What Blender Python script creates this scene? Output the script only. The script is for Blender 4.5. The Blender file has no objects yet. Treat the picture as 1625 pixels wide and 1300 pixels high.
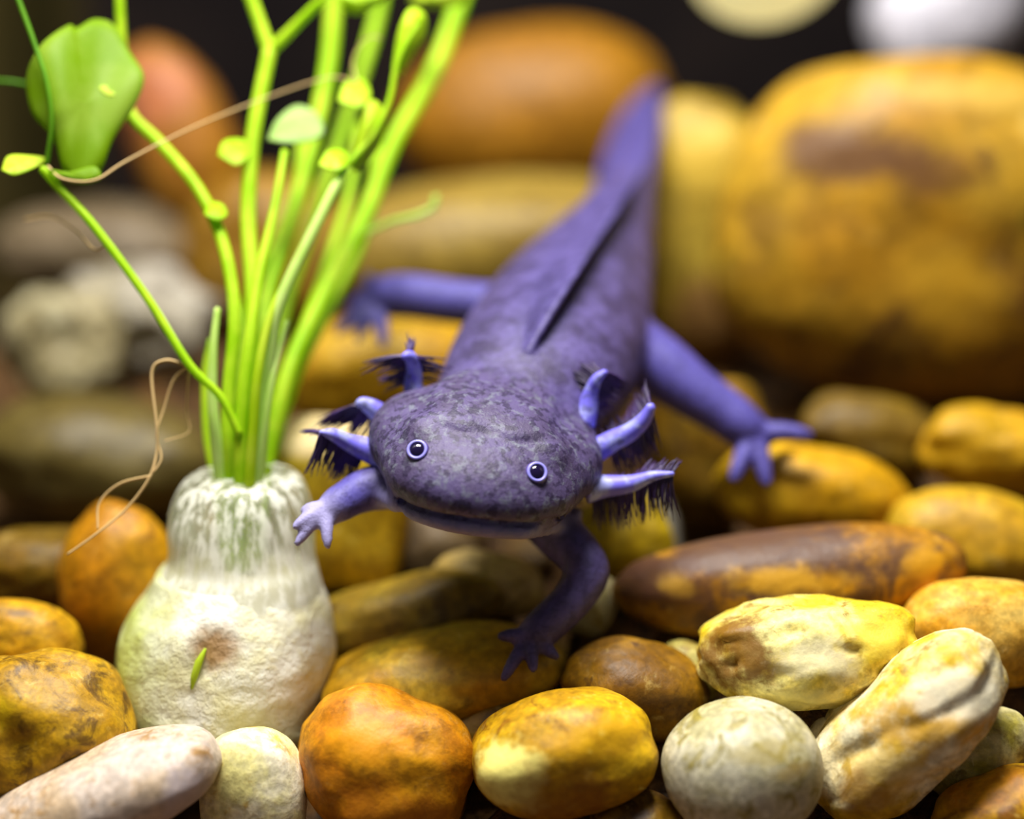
import bpy, bmesh, math, random
import numpy as np
from mathutils import Vector, Matrix, noise
from mathutils.bvhtree import BVHTree

# ------------------------------------------------------------------ camera, world, light
S = 0.01                       # everything is written in centimetres, built in metres
FPX = 2708.0                   # focal length in pixels of the 1625 x 1300 frame
PITCH = math.radians(15.0)
CAMZ = 12.8
SP, CP = math.sin(PITCH), math.cos(PITCH)
scene = bpy.context.scene
col = scene.collection
cam_data = bpy.data.cameras.new('camera')
cam = bpy.data.objects.new('camera', cam_data)
col.objects.link(cam)
cam.location = (0, 0, CAMZ * S)
cam.rotation_euler = (math.radians(90) - PITCH, 0, 0)
cam_data.sensor_width = 36.0
cam_data.lens = 36.0 * FPX / 1625.0
cam_data.clip_start = 0.01
cam_data.clip_end = 10
cam_data.dof.use_dof = True
cam_data.dof.focus_distance = 25.5 * S
# aperture diameter about 1.4 cm (lens is in mm)
cam_data.dof.aperture_fstop = cam_data.lens / 13.8
scene.camera = cam

world = bpy.data.worlds.new('world')
scene.world = world
world.use_nodes = True
world.node_tree.nodes['Background'].inputs[0].default_value = (0.75, 0.75, 0.85, 1)
world.node_tree.nodes['Background'].inputs[1].default_value = 0.13

def area(name, loc, rot, sx, sy, power, color):
    ld = bpy.data.lights.new(name, 'AREA')
    ld.shape = 'RECTANGLE'; ld.size = sx * S; ld.size_y = sy * S
    ld.energy = power; ld.color = color
    o = bpy.data.objects.new(name, ld); col.objects.link(o)
    o.location = Vector(loc) * S; o.rotation_euler = rot
    return o
# the lamp of the tank's hood, above the water
area('hood_lamp', (-3.0, 25.0, 40), (0, math.radians(-4), 0), 18, 11, 3.75, (1.0, 0.97, 0.92))

scene.view_settings.view_transform = 'Standard'
scene.view_settings.look = 'None'
scene.view_settings.exposure = 0.0
scene.view_settings.gamma = 1.0
scene.view_settings.use_curve_mapping = False
scene.cycles.use_denoising = True
scene.cycles.max_bounces = 8

# ------------------------------------------------------------------ helpers
def P(px, py, d):
    t = (py - 650.0) / FPX
    return Vector(((px - 812.5) / FPX * d, d * (CP - t * SP), CAMZ - d * (SP + t * CP)))
CR = Vector((1, 0, 0)); CU = Vector((0, SP, CP)); CF = Vector((0, CP, -SP))

def lin(c):
    return tuple(((v / 255.0) / 12.92 if v / 255.0 <= 0.04045 else ((v / 255.0 + 0.055) / 1.055) ** 2.4) for v in c) + (1.0,)

def smooth(me):
    me.polygons.foreach_set('use_smooth', [True] * len(me.polygons))

def mesh_obj(name, verts, faces, mat, parent=None, origin=None, shade=True):
    """verts in centimetres, world; origin in cm; children keep world position"""
    if origin is None:
        origin = Vector((0, 0, 0)) if parent is not None else Vector(np.mean(np.array([tuple(v) for v in verts]), axis=0))
    me = bpy.data.meshes.new(name)
    a = np.array([tuple(v) for v in verts], dtype=np.float64)
    base = ROOT_LOC.get(parent, Vector((0, 0, 0))) if parent is not None else origin
    a = (a - np.array(base)) * S
    me.from_pydata(a.tolist(), [], faces)
    if shade: smooth(me)
    me.update()
    if mat: me.materials.append(mat)
    o = bpy.data.objects.new(name, me); col.objects.link(o)
    if parent is not None:
        o.parent = parent
        ROOT_LOC[o] = base
    else:
        o.location = origin * S
        ROOT_LOC[o] = origin
    return o
ROOT_LOC = {}

def empty(name, loc):
    o = bpy.data.objects.new(name, None); col.objects.link(o)
    o.location = Vector(loc) * S; o.empty_display_size = 0.01
    ROOT_LOC[o] = Vector(loc)
    return o

def tag(o, label=None, cat=None, group=None, kind=None):
    if label: o['label'] = label
    if cat: o['category'] = cat
    if group: o['group'] = group
    if kind: o['kind'] = kind
    return o

def catmull(pts, n):
    """pts: list of tuples (any length), returns n+1 samples"""
    a = np.array(pts, dtype=float)
    m = len(a)
    if m == 2:
        return [a[0] + (a[1] - a[0]) * (i / n) for i in range(n + 1)]
    ext = np.vstack([2 * a[0] - a[1], a, 2 * a[-1] - a[-2]])
    out = []
    for i in range(n + 1):
        u = i / n * (m - 1); k = min(int(u), m - 2); t = u - k
        p0, p1, p2, p3 = ext[k], ext[k + 1], ext[k + 2], ext[k + 3]
        out.append(0.5 * (2 * p1 + (p2 - p0) * t + (2 * p0 - 5 * p1 + 4 * p2 - p3) * t * t + (3 * p1 - p0 - 3 * p2 + p3) * t ** 3))
    return out

def tube(pts, radii, seg=10, verts=None, faces=None, flat=1.0):
    """tube along Vector points with radius at each, closed ends; appended to lists"""
    if verts is None: verts, faces = [], []
    pts = [Vector(p) for p in pts]
    n = len(pts)
    tang = [(pts[min(i + 1, n - 1)] - pts[max(i - 1, 0)]).normalized() for i in range(n)]
    ref = Vector((0, 1, 0)) if abs(tang[0].y) < 0.9 else Vector((1, 0, 0))
    u = tang[0].cross(ref).normalized()
    b0 = len(verts)
    for i in range(n):
        u = (u - tang[i] * u.dot(tang[i])).normalized()
        w = tang[i].cross(u)
        for s in range(seg):
            a = 2 * math.pi * s / seg
            verts.append(pts[i] + u * (math.cos(a) * radii[i]) + w * (math.sin(a) * radii[i] * flat))
    for i in range(n - 1):
        for s in range(seg):
            q = b0 + i * seg
            faces.append((q + s, q + (s + 1) % seg, q + seg + (s + 1) % seg, q + seg + s))
    verts.append(pts[0] - tang[0] * radii[0] * 0.3); c0 = len(verts) - 1
    verts.append(pts[-1] + tang[-1] * radii[-1] * 0.7); c1 = len(verts) - 1
    q = b0 + (n - 1) * seg
    for s in range(seg):
        faces.append((c0, b0 + (s + 1) % seg, b0 + s))
        faces.append((c1, q + s, q + (s + 1) % seg))
    return verts, faces

# ------------------------------------------------------------------ node helpers
class NT:
    def __init__(self, name):
        self.mat = bpy.data.materials.new(name); self.mat.use_nodes = True
        self.t = self.mat.node_tree; self.n = self.t.nodes; self.l = self.t.links
        self.bsdf = self.n['Principled BSDF']; self.out = self.n['Material Output']
    def new(self, typ, **kw):
        nd = self.n.new(typ)
        for k, v in kw.items(): setattr(nd, k, v)
        return nd
    def coords(self, scale, off=(0, 0, 0), kind='Object', rot=(0, 0, 0)):
        tc = self.new('ShaderNodeTexCoord'); mp = self.new('ShaderNodeMapping')
        sc = scale if hasattr(scale, '__len__') else (scale,) * 3
        mp.inputs['Scale'].default_value = sc; mp.inputs['Location'].default_value = off
        mp.inputs['Rotation'].default_value = rot
        self.l.new(tc.outputs[kind], mp.inputs['Vector'])
        return mp.outputs['Vector']
    def noise(self, vec, scale, detail=4, rough=0.5, dist=0.0):
        nd = self.new('ShaderNodeTexNoise')
        nd.inputs['Scale'].default_value = scale; nd.inputs['Detail'].default_value = detail
        nd.inputs['Roughness'].default_value = rough; nd.inputs['Distortion'].default_value = dist
        self.l.new(vec, nd.inputs['Vector'])
        return nd.outputs['Fac']
    def ramp(self, fac, lo, hi, a=0.0, b=1.0):
        nd = self.new('ShaderNodeMapRange'); nd.interpolation_type = 'SMOOTHSTEP'
        nd.inputs['From Min'].default_value = lo; nd.inputs['From Max'].default_value = hi
        nd.inputs['To Min'].default_value = a; nd.inputs['To Max'].default_value = b
        self.l.new(fac, nd.inputs['Value'])
        return nd.outputs['Result']
    def mix(self, fac, a, b):
        nd = self.new('ShaderNodeMix'); nd.data_type = 'RGBA'
        for sock, v in ((nd.inputs[0], fac), (nd.inputs[6], a), (nd.inputs[7], b)):
            if isinstance(v, (int, float)): sock.default_value = v
            elif isinstance(v, tuple): sock.default_value = v
            else: self.l.new(v, sock)
        return nd.outputs[2]
    def math(self, op, a, b=None):
        nd = self.new('ShaderNodeMath'); nd.operation = op
        for i, v in enumerate((a, b)):
            if v is None: continue
            if isinstance(v, (int, float)): nd.inputs[i].default_value = v
            else: self.l.new(v, nd.inputs[i])
        return nd.outputs[0]
    def bump(self, height, strength, dist):
        nd = self.new('ShaderNodeBump')
        nd.inputs['Strength'].default_value = strength; nd.inputs['Distance'].default_value = dist
        self.l.new(height, nd.inputs['Height'])
        self.l.new(nd.outputs['Normal'], self.bsdf.inputs['Normal'])
    def set(self, **kw):
        for k, v in kw.items():
            s = self.bsdf.inputs[k.replace('_', ' ')]
            if isinstance(v, (int, float, tuple)): s.default_value = v
            else: self.l.new(v, s)

def warm(c):
    return (c[0] * 0.97, c[1] * (1.10 if c[1] < c[0] * 0.7 else 0.99), c[2] * (0.6 if c[2] < 90 else 0.9)) if c[0] > c[2] + 70 else c
def stone_mat(name, main, alt, stain, seed, size=1.0, stain_amt=0.5, rough=0.55, spots=None, streak=(1, 1, 1), pale_amt=0.4, patches=()):
    main, alt, stain = warm(main), warm(alt), warm(stain)
    m = NT(name)
    off = (seed * 3.17 % 11, seed * 7.31 % 13, seed * 1.93 % 17)
    v = m.coords(tuple(100.0 / size * s for s in streak), off)
    n1 = m.noise(v, 0.75, 5, 0.55, 0.4)
    n2 = m.noise(v, 1.5, 8, 0.66, 0.8)
    n3 = m.noise(v, 7.0, 6, 0.6)
    c = m.mix(m.ramp(n1, 0.38, 0.62), lin(main), lin(alt))
    e = 0.62 - 0.22 * stain_amt
    c = m.mix(m.math('MULTIPLY', m.ramp(n2, e, e + 0.13), 0.85), c, lin(stain))
    n4 = m.noise(v, 3.2, 7, 0.7, 0.5)
    pale = tuple(min(255, 0.45 * q + 0.55 * r) for q, r in zip(alt, (248, 236, 178)))
    c = m.mix(m.math('MULTIPLY', m.ramp(n4, 0.57, 0.72), pale_amt), c, lin(pale))
    c = m.mix(m.math('MULTIPLY', m.ramp(n4, 0.44, 0.30), 0.55), c, lin(stain))
    fine = m.ramp(n3, 0.32, 0.72, 0.72, 1.22)
    mul = m.new('ShaderNodeVectorMath'); mul.operation = 'SCALE'
    m.l.new(c, mul.inputs[0]); m.l.new(fine, mul.inputs['Scale'])
    c = mul.outputs[0]
    if spots:
        vo = m.noise(v, 2.6, 3, 0.5, 0.2)
        c = m.mix(m.math('MULTIPLY', m.ramp(vo, 0.66, 0.74), 0.8), c, lin(spots))
    if patches:
        tcn = m.new('ShaderNodeTexCoord')
        wob = m.noise(v, 1.8, 5, 0.6)
    for (pc, pr, pcol, pst) in patches:      # blotches of another colour: centre and radii in cm from the stone's centre
        sb = m.new('ShaderNodeVectorMath'); sb.operation = 'SUBTRACT'
        m.l.new(tcn.outputs['Object'], sb.inputs[0]); sb.inputs[1].default_value = tuple(q * S for q in pc)
        dv = m.new('ShaderNodeVectorMath'); dv.operation = 'DIVIDE'
        m.l.new(sb.outputs[0], dv.inputs[0]); dv.inputs[1].default_value = tuple(q * S for q in pr)
        ln = m.new('ShaderNodeVectorMath'); ln.operation = 'LENGTH'; m.l.new(dv.outputs[0], ln.inputs[0])
        dist = m.math('ADD', ln.outputs['Value'], m.math('MULTIPLY', m.math('SUBTRACT', wob, 0.5), 2.8))
        c = m.mix(m.ramp(dist, 0.5, 1.3, pst, 0.0), c, lin(pcol))
    m.set(Base_Color=c, Roughness=rough)
    m.bsdf.inputs['Specular IOR Level'].default_value = 0.35
    h = m.math('ADD', m.math('MULTIPLY', n2, 0.6), m.math('MULTIPLY', n3, 0.4))
    m.bump(h, 0.28, 0.0012 * size)
    return m.mat

# ------------------------------------------------------------------ the tank
def bed_height(x, y):
    """slope of the tank's bed in cm"""
    t = min(max((y - 27.0) / 17.0, 0), 1)
    return -0.75 + 3.6 * (t * t * (3 - 2 * t)) + 0.15 * noise.noise(Vector((x * 0.4, y * 0.4, 3)))
m = NT('bed_sand')
v = m.coords(100.0)
n1 = m.noise(v, 2.2, 6, 0.6); n2 = m.noise(v, 9.0, 4, 0.6)
m.set(Base_Color=m.mix(m.ramp(n1, 0.35, 0.65), lin((58, 38, 14)), lin((120, 80, 26))), Roughness=0.8)
m.bump(m.math('ADD', n1, n2), 0.8, 0.003)
M_BED = m.mat
def slab(name, x0, x1, y0, y1, z0, z1, mat, label):
    vv = [Vector((x, y, z)) for x in (x0, x1) for y in (y0, y1) for z in (z0, z1)]
    ff = [(0, 1, 3, 2), (4, 6, 7, 5), (0, 4, 5, 1), (2, 3, 7, 6), (0, 2, 6, 4), (1, 5, 7, 3)]
    o = mesh_obj(name, vv, ff, mat, shade=False)
    return tag(o, label, kind='structure')
m = NT('dark_back')
v = m.coords(100.0)
m.set(Base_Color=m.mix(m.ramp(m.noise(v, 0.12, 3), 0.35, 0.65), lin((20, 15, 16)), lin((32, 25, 23))), Roughness=0.8)
m.bsdf.inputs['Specular IOR Level'].default_value = 0.1
slab('wall_back', -16, 20, 56, 57, -4, 46, m.mat, 'dark background panel behind the tank')
m = NT('olive_reflection_glass')
v = m.coords((100.0, 100.0, 22.0))
n1 = m.noise(v, 0.35, 4, 0.6)
m.set(Base_Color=m.mix(m.ramp(n1, 0.35, 0.65), lin((52, 48, 14)), lin((88, 78, 40))), Roughness=0.35)  # greenish reflection on the glass, painted as streaky olive colour
slab('wall_left', -14.2, -13.6, 14, 56, -4, 40, m.mat, 'side wall of the tank with an olive reflection in its colour')
m = NT('side_glass')
v = m.coords(100.0)
m.set(Base_Color=m.mix(m.ramp(m.noise(v, 0.2, 3), 0.35, 0.65), lin((46, 38, 26)), lin((66, 56, 40))), Roughness=0.4)
slab('wall_right', 19.2, 19.8, 14, 56, -4, 40, m.mat, 'dark side wall of the tank')

# ------------------------------------------------------------------ stones
_ico = {}
def ico(sub):
    if sub not in _ico:
        bm = bmesh.new(); bmesh.ops.create_icosphere(bm, subdivisions=sub, radius=1.0)
        _ico[sub] = ([v.co.copy() for v in bm.verts], [tuple(v.index for v in f.verts) for f in bm.faces])
        bm.free()
    return _ico[sub]

def stone_shape(seed, n, amp, freq, sub, pinch=0.0, bend=0.0, pits=0.0):
    dirs, faces = ico(sub)
    off = Vector((seed * 1.7, seed * 2.9, seed * 0.7))
    out = []
    for v in dirs:
        r = (abs(v.x) ** n + abs(v.y) ** n + abs(v.z) ** n) ** (-1.0 / n)
        p = v * r
        k = 1 + amp * (noise.noise(p * freq + off) * 1.0 + 0.3 * noise.noise(p * freq * 2.3 + off) + 0.05 * noise.noise(p * freq * 6 + off))
        if pits:
            k -= pits * max(0.0, noise.noise(p * freq * 2.6 + off * 1.3) - 0.12)
        p = p * k
        p.z *= 1 + pinch * p.x
        p.z += bend * (p.x * p.x - 0.4)
        out.append(p)
    a = np.array([tuple(p) for p in out])
    lo, hi = a.min(0), a.max(0)
    a = (a - (lo + hi) / 2) / ((hi - lo) / 2)
    return a, faces

STONES = {}
def stone(name, label, cx, cy, w, h, d, rot=0, depth=0.8, cols=None, seed=1, n=2.3, amp=0.12, freq=1.1,
          sub=5, tsize=1.0, stain=0.5, spots=None, pinch=0.0, bend=0.0, group=None, cat='stone', rough=0.5, streak=(1, 1, 1), pits=0.0, patches=(), pale=0.4):
    n = n if n > 3 else 2 + (n - 2) * 0.6
    a, faces = stone_shape(seed, n, amp * 1.5, freq, sub, pinch, bend, pits * 0.5)
    k = d / FPX
    A, C = w / 2 * k, h / 2 * k
    B = depth * math.sqrt(A * C)
    C2 = math.sqrt(max(C * C - (B * SP) ** 2, (0.6 * C) ** 2)) / CP
    r = math.radians(rot)
    R = np.array([[math.cos(r), 0, -math.sin(r)], [0, 1, 0], [math.sin(r), 0, math.cos(r)]])
    pts = (a * np.array([A, B, C2])) @ R.T
    c = P(cx, cy, d)
    pts = pts + np.array(c)
    def local(qx, qy):       # a point of the front face, from the centre of the stone, by where it shows
        e = P(qx, qy, d) - c
        k2 = max(0.0, 1 - ((qx - cx) / (w / 2)) ** 2 * 0.6 - ((qy - cy) / (h / 2)) ** 2 * 0.6)
        return (e.x, -B * math.sqrt(k2), e.z)
    pt = [(local(qx, qy), (rx * k, max(rx, ry) * k * 1.6, ry * k), pc, ps) for (qx, qy, rx, ry, pc, ps) in patches]
    mat = stone_mat(name + '_surface', *cols, pale_amt=pale, patches=pt, seed=seed, size=tsize, stain_amt=stain, spots=spots, rough=rough, streak=streak)
    o = mesh_obj(name, [Vector(p) for p in pts], faces, mat, origin=c)
    tag(o, label, cat, group)
    STONES[label] = o
    return o

# colour sets: main, second, stain
AMBER = ((196, 130, 14), (222, 170, 36), (104, 58, 6))
ORANGE = ((190, 108, 10), (206, 140, 20), (120, 60, 4))
OCHRE = ((190, 150, 40), (214, 178, 66), (120, 80, 18))
GOLDCREAM = ((214, 176, 50), (240, 228, 176), (130, 84, 10))
CREAM = ((232, 224, 180), (246, 240, 214), (190, 160, 80))
BROWN = ((120, 76, 20), (150, 96, 24), (70, 42, 10))
PALE = ((214, 200, 160), (226, 216, 190), (168, 140, 80))

# front row
stone('pebble', 'long pinkish white pebble leaning in front of the plant bulb', 150, 1262, 420, 142, 25.0, 20, 0.9,
      ((192, 168, 138), (202, 186, 172), (164, 116, 60)), seed=3, n=2.5, amp=0.05, tsize=0.9, stain=0.35, pinch=0.12, patches=[(310, 1240, 40, 60, (196, 186, 196), 0.6), (150, 1290, 120, 30, (180, 134, 76), 0.6)])
stone('pebble', 'cream tapered pebble between the bulb and the orange stone', 402, 1262, 170, 220, 25.6, 4, 0.7,
      ((240, 226, 160), (244, 236, 206), (206, 164, 70)), seed=5, n=2.6, amp=0.06, tsize=0.9, stain=0.25)
stone('stone', 'olive amber stone with lumpy top at the left of the bulb', 70, 1150, 300, 250, 26.0, -14, 0.9,
      ((168, 122, 8), (196, 150, 14), (92, 54, 6)), seed=8, n=2.4, amp=0.16, tsize=0.8, stain=0.55, patches=[(20, 1078, 40, 26, (206, 170, 10), 0.8)])
stone('stone', 'bright orange stone beside the cream tapered pebble', 612, 1216, 290, 250, 25.8, -18, 0.9,
      ((206, 126, 6), (190, 102, 4), (130, 72, 8)), seed=12, n=2.5, amp=0.13, tsize=1.1, stain=0.3, patches=[(580, 1120, 60, 40, (226, 150, 10), 0.8), (640, 1250, 90, 60, (176, 96, 2), 0.5)])
stone('stone', 'rounded amber stone with a pale yellow patch at one end', 892, 1196, 300, 196, 25.2, 12, 0.85,
      ((178, 116, 6), (216, 168, 20), (120, 62, 2)), seed=21, n=2.4, amp=0.08, tsize=1.0, stain=0.45, spots=(240, 226, 110), patches=[(800, 1200, 60, 55, (244, 232, 130), 0.9), (960, 1130, 70, 40, (214, 160, 14), 0.7), (900, 1230, 90, 50, (134, 76, 4), 0.6)])
stone('pebble', 'round greyish white pebble with olive mottling', 1178, 1222, 258, 226, 24.9, -6, 0.9,
      ((182, 174, 128), (206, 200, 172), (146, 128, 60)), seed=31, n=2.15, amp=0.03, tsize=0.7, stain=0.45, patches=[(1200, 1150, 50, 16, (170, 152, 84), 0.6), (1240, 1180, 30, 14, (168, 140, 80), 0.6)])
stone('stone', 'pitted gold and cream stone with a brown end', 1280, 1034, 350, 168, 26.0, 6, 0.8,
      ((226, 190, 60), (242, 226, 160), (140, 92, 14)), seed=34, n=2.5, amp=0.11, tsize=0.8, stain=0.35, freq=1.4, pits=0.25, patches=[(1155, 1020, 60, 70, (116, 72, 8), 0.9), (1290, 1010, 60, 34, (246, 236, 190), 0.7), (1380, 985, 60, 36, (226, 200, 70), 0.7), (1260, 1080, 70, 26, (240, 228, 150), 0.6)])
stone('stone', 'upright gold and cream stone leaning beside the round pebble', 1440, 1150, 380, 196, 25.4, 46, 0.8,
      ((222, 178, 40), (246, 236, 196), (146, 98, 14)), seed=41, n=2.6, amp=0.1, tsize=0.9, stain=0.35, freq=1.3, pits=0.2, patches=[(1450, 1110, 120, 40, (206, 154, 14), 0.85), (1380, 1180, 60, 50, (226, 186, 50), 0.6), (1500, 1060, 70, 40, (250, 242, 214), 0.7), (1360, 1230, 40, 40, (150, 96, 20), 0.6)])
stone('stone', 'pale olive stone tucked under the leaning gold stone', 1545, 1190, 190, 130, 26.0, 30, 0.8,
      ((168, 152, 70), (206, 196, 140), (110, 88, 26)), seed=44, n=2.3, amp=0.1, tsize=0.9)
stone('stone', 'orange stone below the pale olive stone', 1590, 1290, 220, 130, 25.2, 20, 0.9, ORANGE, seed=47, amp=0.1)
stone('stone', 'small dark orange stone between the amber stone and the round pebble', 1010, 1305, 150, 100, 25.2, 0, 0.9, BROWN, seed=49, amp=0.12)
stone('stone', 'tiny cream stone wedged behind the round pebble', 1296, 1190, 60, 110, 25.9, -20, 0.9, PALE, seed=50, amp=0.06, sub=4)
# second row
stone('stone', 'long smooth stone, purple brown above and orange below', 1250, 918, 560, 158, 28.0, 7, 0.6,
      ((150, 88, 14), (196, 122, 14), (88, 60, 50)), seed=55, n=2.6, amp=0.05, tsize=1.6, stain=0.6, patches=[(1200, 860, 270, 34, (84, 58, 44), 0.95), (1040, 905, 90, 40, (92, 58, 40), 0.9), (1240, 890, 90, 22, (206, 156, 40), 0.8), (1460, 870, 40, 26, (206, 150, 20), 0.8), (1065, 905, 30, 20, (196, 150, 50), 0.8)])
stone('stone', 'peach orange stone behind the leaning gold stone', 1560, 1000, 270, 170, 27.0, -8, 0.8,
      ((214, 150, 40), (228, 186, 100), (170, 104, 20)), seed=58, n=2.4, amp=0.08, stain=0.3)
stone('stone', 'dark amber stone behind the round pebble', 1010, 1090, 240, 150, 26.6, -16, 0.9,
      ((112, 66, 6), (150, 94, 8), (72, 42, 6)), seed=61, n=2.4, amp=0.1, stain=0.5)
stone('stone', 'small pale yellow stone beside the dark amber stone', 1096, 1066, 120, 96, 27.2, -20, 0.9,
      ((186, 160, 60), (206, 190, 110), (130, 96, 20)), seed=63, n=2.3, amp=0.08, sub=4)
stone('stone', 'flat ochre stone under the walking forefoot', 705, 1076, 400, 150, 27.2, 8, 0.9,
      ((190, 138, 20), (206, 170, 70), (120, 82, 10)), seed=66, n=2.5, amp=0.08, tsize=1.4, stain=0.4)
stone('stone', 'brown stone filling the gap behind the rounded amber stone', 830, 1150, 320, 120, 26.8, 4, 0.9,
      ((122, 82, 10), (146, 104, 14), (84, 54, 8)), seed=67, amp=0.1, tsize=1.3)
stone('stone', 'deep orange stone beside the bulb collar', 196, 930, 200, 280, 29.0, 8, 0.8,
      ((184, 108, 8), (198, 126, 14), (116, 62, 6)), seed=71, n=2.4, amp=0.08, tsize=1.5, stain=0.4)
stone('stone', 'orange brown stone resting behind the olive amber stone', 40, 1010, 190, 120, 27.5, -16, 0.9,
      ((180, 110, 10), (196, 132, 20), (116, 70, 6)), seed=73, amp=0.08, tsize=1.3)
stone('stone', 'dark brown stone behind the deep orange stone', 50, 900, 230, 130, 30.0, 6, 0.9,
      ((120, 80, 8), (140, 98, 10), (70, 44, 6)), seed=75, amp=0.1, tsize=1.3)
stone('stone', 'olive and pink stone under the jaw', 770, 930, 196, 112, 29.0, -4, 0.9,
      ((176, 138, 40), (190, 160, 110), (116, 86, 20)), seed=77, amp=0.1, tsize=1.1, stain=0.4)
stone('stone', 'long olive brown stone lying under the jaw', 640, 975, 330, 120, 28.6, 14, 0.8,
      ((122, 92, 22), (150, 122, 44), (80, 58, 14)), seed=79, amp=0.1, tsize=1.3)
stone('stone', 'pale oval pebble standing behind the walking foreleg', 932, 960, 92, 110, 28.6, -24, 0.9,
      ((200, 184, 110), (210, 200, 150), (160, 130, 60)), seed=81, amp=0.06, sub=4)
stone('stone', 'yellow green stone behind the walking foreleg', 985, 862, 170, 170, 30.0, 0, 0.9,
      ((178, 140, 12), (196, 164, 30), (130, 96, 10)), seed=83, amp=0.1, tsize=1.2, stain=0.3, spots=(214, 196, 130))
stone('stone', 'pale grey stone standing behind the yellow green stone', 1040, 880, 90, 240, 31.0, 6, 0.8,
      ((150, 146, 120), (176, 174, 160), (110, 96, 60)), seed=85, amp=0.08, sub=4)
stone('stone', 'yellow slab with a pale flat top under the reaching forefoot', 545, 800, 226, 270, 30.0, -6, 0.8,
      ((204, 162, 40), (220, 184, 76), (160, 116, 24)), seed=87, n=4.2, amp=0.06, tsize=1.3, stain=0.3, patches=[(520, 665, 90, 26, (240, 214, 160), 0.9)])
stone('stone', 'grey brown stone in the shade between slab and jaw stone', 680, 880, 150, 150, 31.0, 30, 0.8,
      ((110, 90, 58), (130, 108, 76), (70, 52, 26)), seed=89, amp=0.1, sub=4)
stone('stone', 'smooth yellow stone under the hind foot', 1290, 790, 320, 170, 31.0, -12, 0.8,
      ((196, 142, 8), (214, 168, 30), (140, 94, 8)), seed=91, n=2.4, amp=0.07, tsize=1.6, stain=0.3)
stone('stone', 'ochre stone lying behind the long smooth stone', 1545, 868, 290, 190, 30.0, -8, 0.8,
      ((180, 132, 24), (200, 156, 44), (120, 82, 12)), seed=93, amp=0.08, tsize=1.5, stain=0.35)
stone('stone', 'rough orange stone wedged under the boulder', 1580, 716, 240, 140, 32.0, -10, 0.8,
      ((186, 126, 16), (204, 150, 40), (116, 72, 10)), seed=95, amp=0.12, tsize=1.2, stain=0.5)
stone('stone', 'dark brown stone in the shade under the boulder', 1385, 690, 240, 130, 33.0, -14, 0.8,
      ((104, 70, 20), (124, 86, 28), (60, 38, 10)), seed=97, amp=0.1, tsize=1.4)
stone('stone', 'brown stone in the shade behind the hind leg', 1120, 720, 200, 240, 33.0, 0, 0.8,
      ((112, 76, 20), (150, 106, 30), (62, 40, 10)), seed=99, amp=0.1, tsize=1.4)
# back row
stone('boulder', 'large mottled golden boulder with dark brown patches', 1475, 362, 680, 540, 37.0, -6, 0.7,
      ((168, 118, 26), (186, 142, 58), (84, 54, 28)), seed=104, n=2.7, amp=0.06, tsize=3.2, stain=0.42, sub=6, spots=(96, 96, 24), cat='boulder', patches=[(1340, 225, 100, 48, (92, 60, 36), 0.9), (1430, 240, 60, 30, (100, 66, 30), 0.7), (1605, 440, 40, 50, (110, 72, 30), 0.8), (1580, 318, 28, 18, (84, 92, 20), 0.9), (1500, 130, 120, 26, (196, 160, 70), 0.7), (1190, 340, 30, 40, (112, 80, 24), 0.7), (1450, 420, 90, 60, (214, 166, 40), 0.5)])
stone('boulder', 'upright tan yellow stone behind the tail', 1112, 366, 210, 420, 41.0, 0, 0.8,
      ((166, 132, 62), (176, 146, 80), (134, 98, 52)), seed=107, n=3.2, amp=0.06, tsize=2.2, stain=0.25, patches=[(1120, 480, 60, 90, (150, 104, 66), 0.7), (1130, 230, 90, 60, (206, 172, 60), 0.7)])
stone('boulder', 'smooth orange brown boulder with rounded top', 842, 190, 440, 300, 46.0, 10, 0.8,
      ((150, 88, 24), (166, 100, 30), (116, 64, 12)), seed=109, n=2.3, amp=0.05, tsize=3.0, stain=0.2, cat='boulder', pale=0.05)
stone('boulder', 'broad flat straw coloured stone below the orange brown boulder', 770, 400, 560, 240, 40.0, 4, 0.8,
      ((134, 106, 62), (148, 120, 74), (98, 74, 38)), seed=112, n=2.8, amp=0.05, tsize=2.2, stain=0.3, pale=0.1)
stone('stone', 'ochre stone under the far hind foot', 610, 590, 330, 190, 35.0, 5, 0.8,
      ((188, 136, 26), (200, 156, 44), (126, 84, 16)), seed=115, amp=0.08, tsize=1.6, stain=0.4)
stone('boulder', 'rusty orange rock with a pink top behind the big leaf', 290, 230, 170, 330, 44.0, 22, 0.8,
      ((160, 98, 16), (166, 96, 56), (90, 48, 16)), seed=118, n=2.8, amp=0.08, tsize=2.4, stain=0.35, patches=[(250, 140, 60, 60, (176, 104, 66), 0.9), (215, 210, 40, 70, (96, 50, 30), 0.8)], pale=0.1)
stone('stone', 'white and grey lumpy rock behind the slanting stem', 225, 500, 240, 180, 40.0, -10, 0.9,
      ((140, 132, 108), (168, 160, 146), (88, 76, 52)), seed=121, n=2.4, amp=0.22, freq=1.6, tsize=1.4, stain=0.4)
stone('stone', 'pale yellowish white rock next to the olive wall', 110, 555, 210, 200, 39.0, 10, 0.9,
      ((146, 134, 96), (172, 164, 130), (88, 72, 42)), seed=123, n=2.4, amp=0.22, freq=1.6, tsize=1.4, stain=0.4)
stone('stone', 'dark olive rock below the two whitish rocks', 150, 730, 380, 210, 36.0, -4, 0.9,
      ((86, 72, 26), (104, 90, 44), (54, 42, 14)), seed=125, amp=0.1, tsize=1.8)
stone('stone', 'brownish grey rock above the whitish rocks', 150, 390, 320, 150, 43.0, -4, 0.9,
      ((98, 84, 60), (116, 100, 76), (70, 56, 36)), seed=127, amp=0.12, tsize=2.0)
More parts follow.
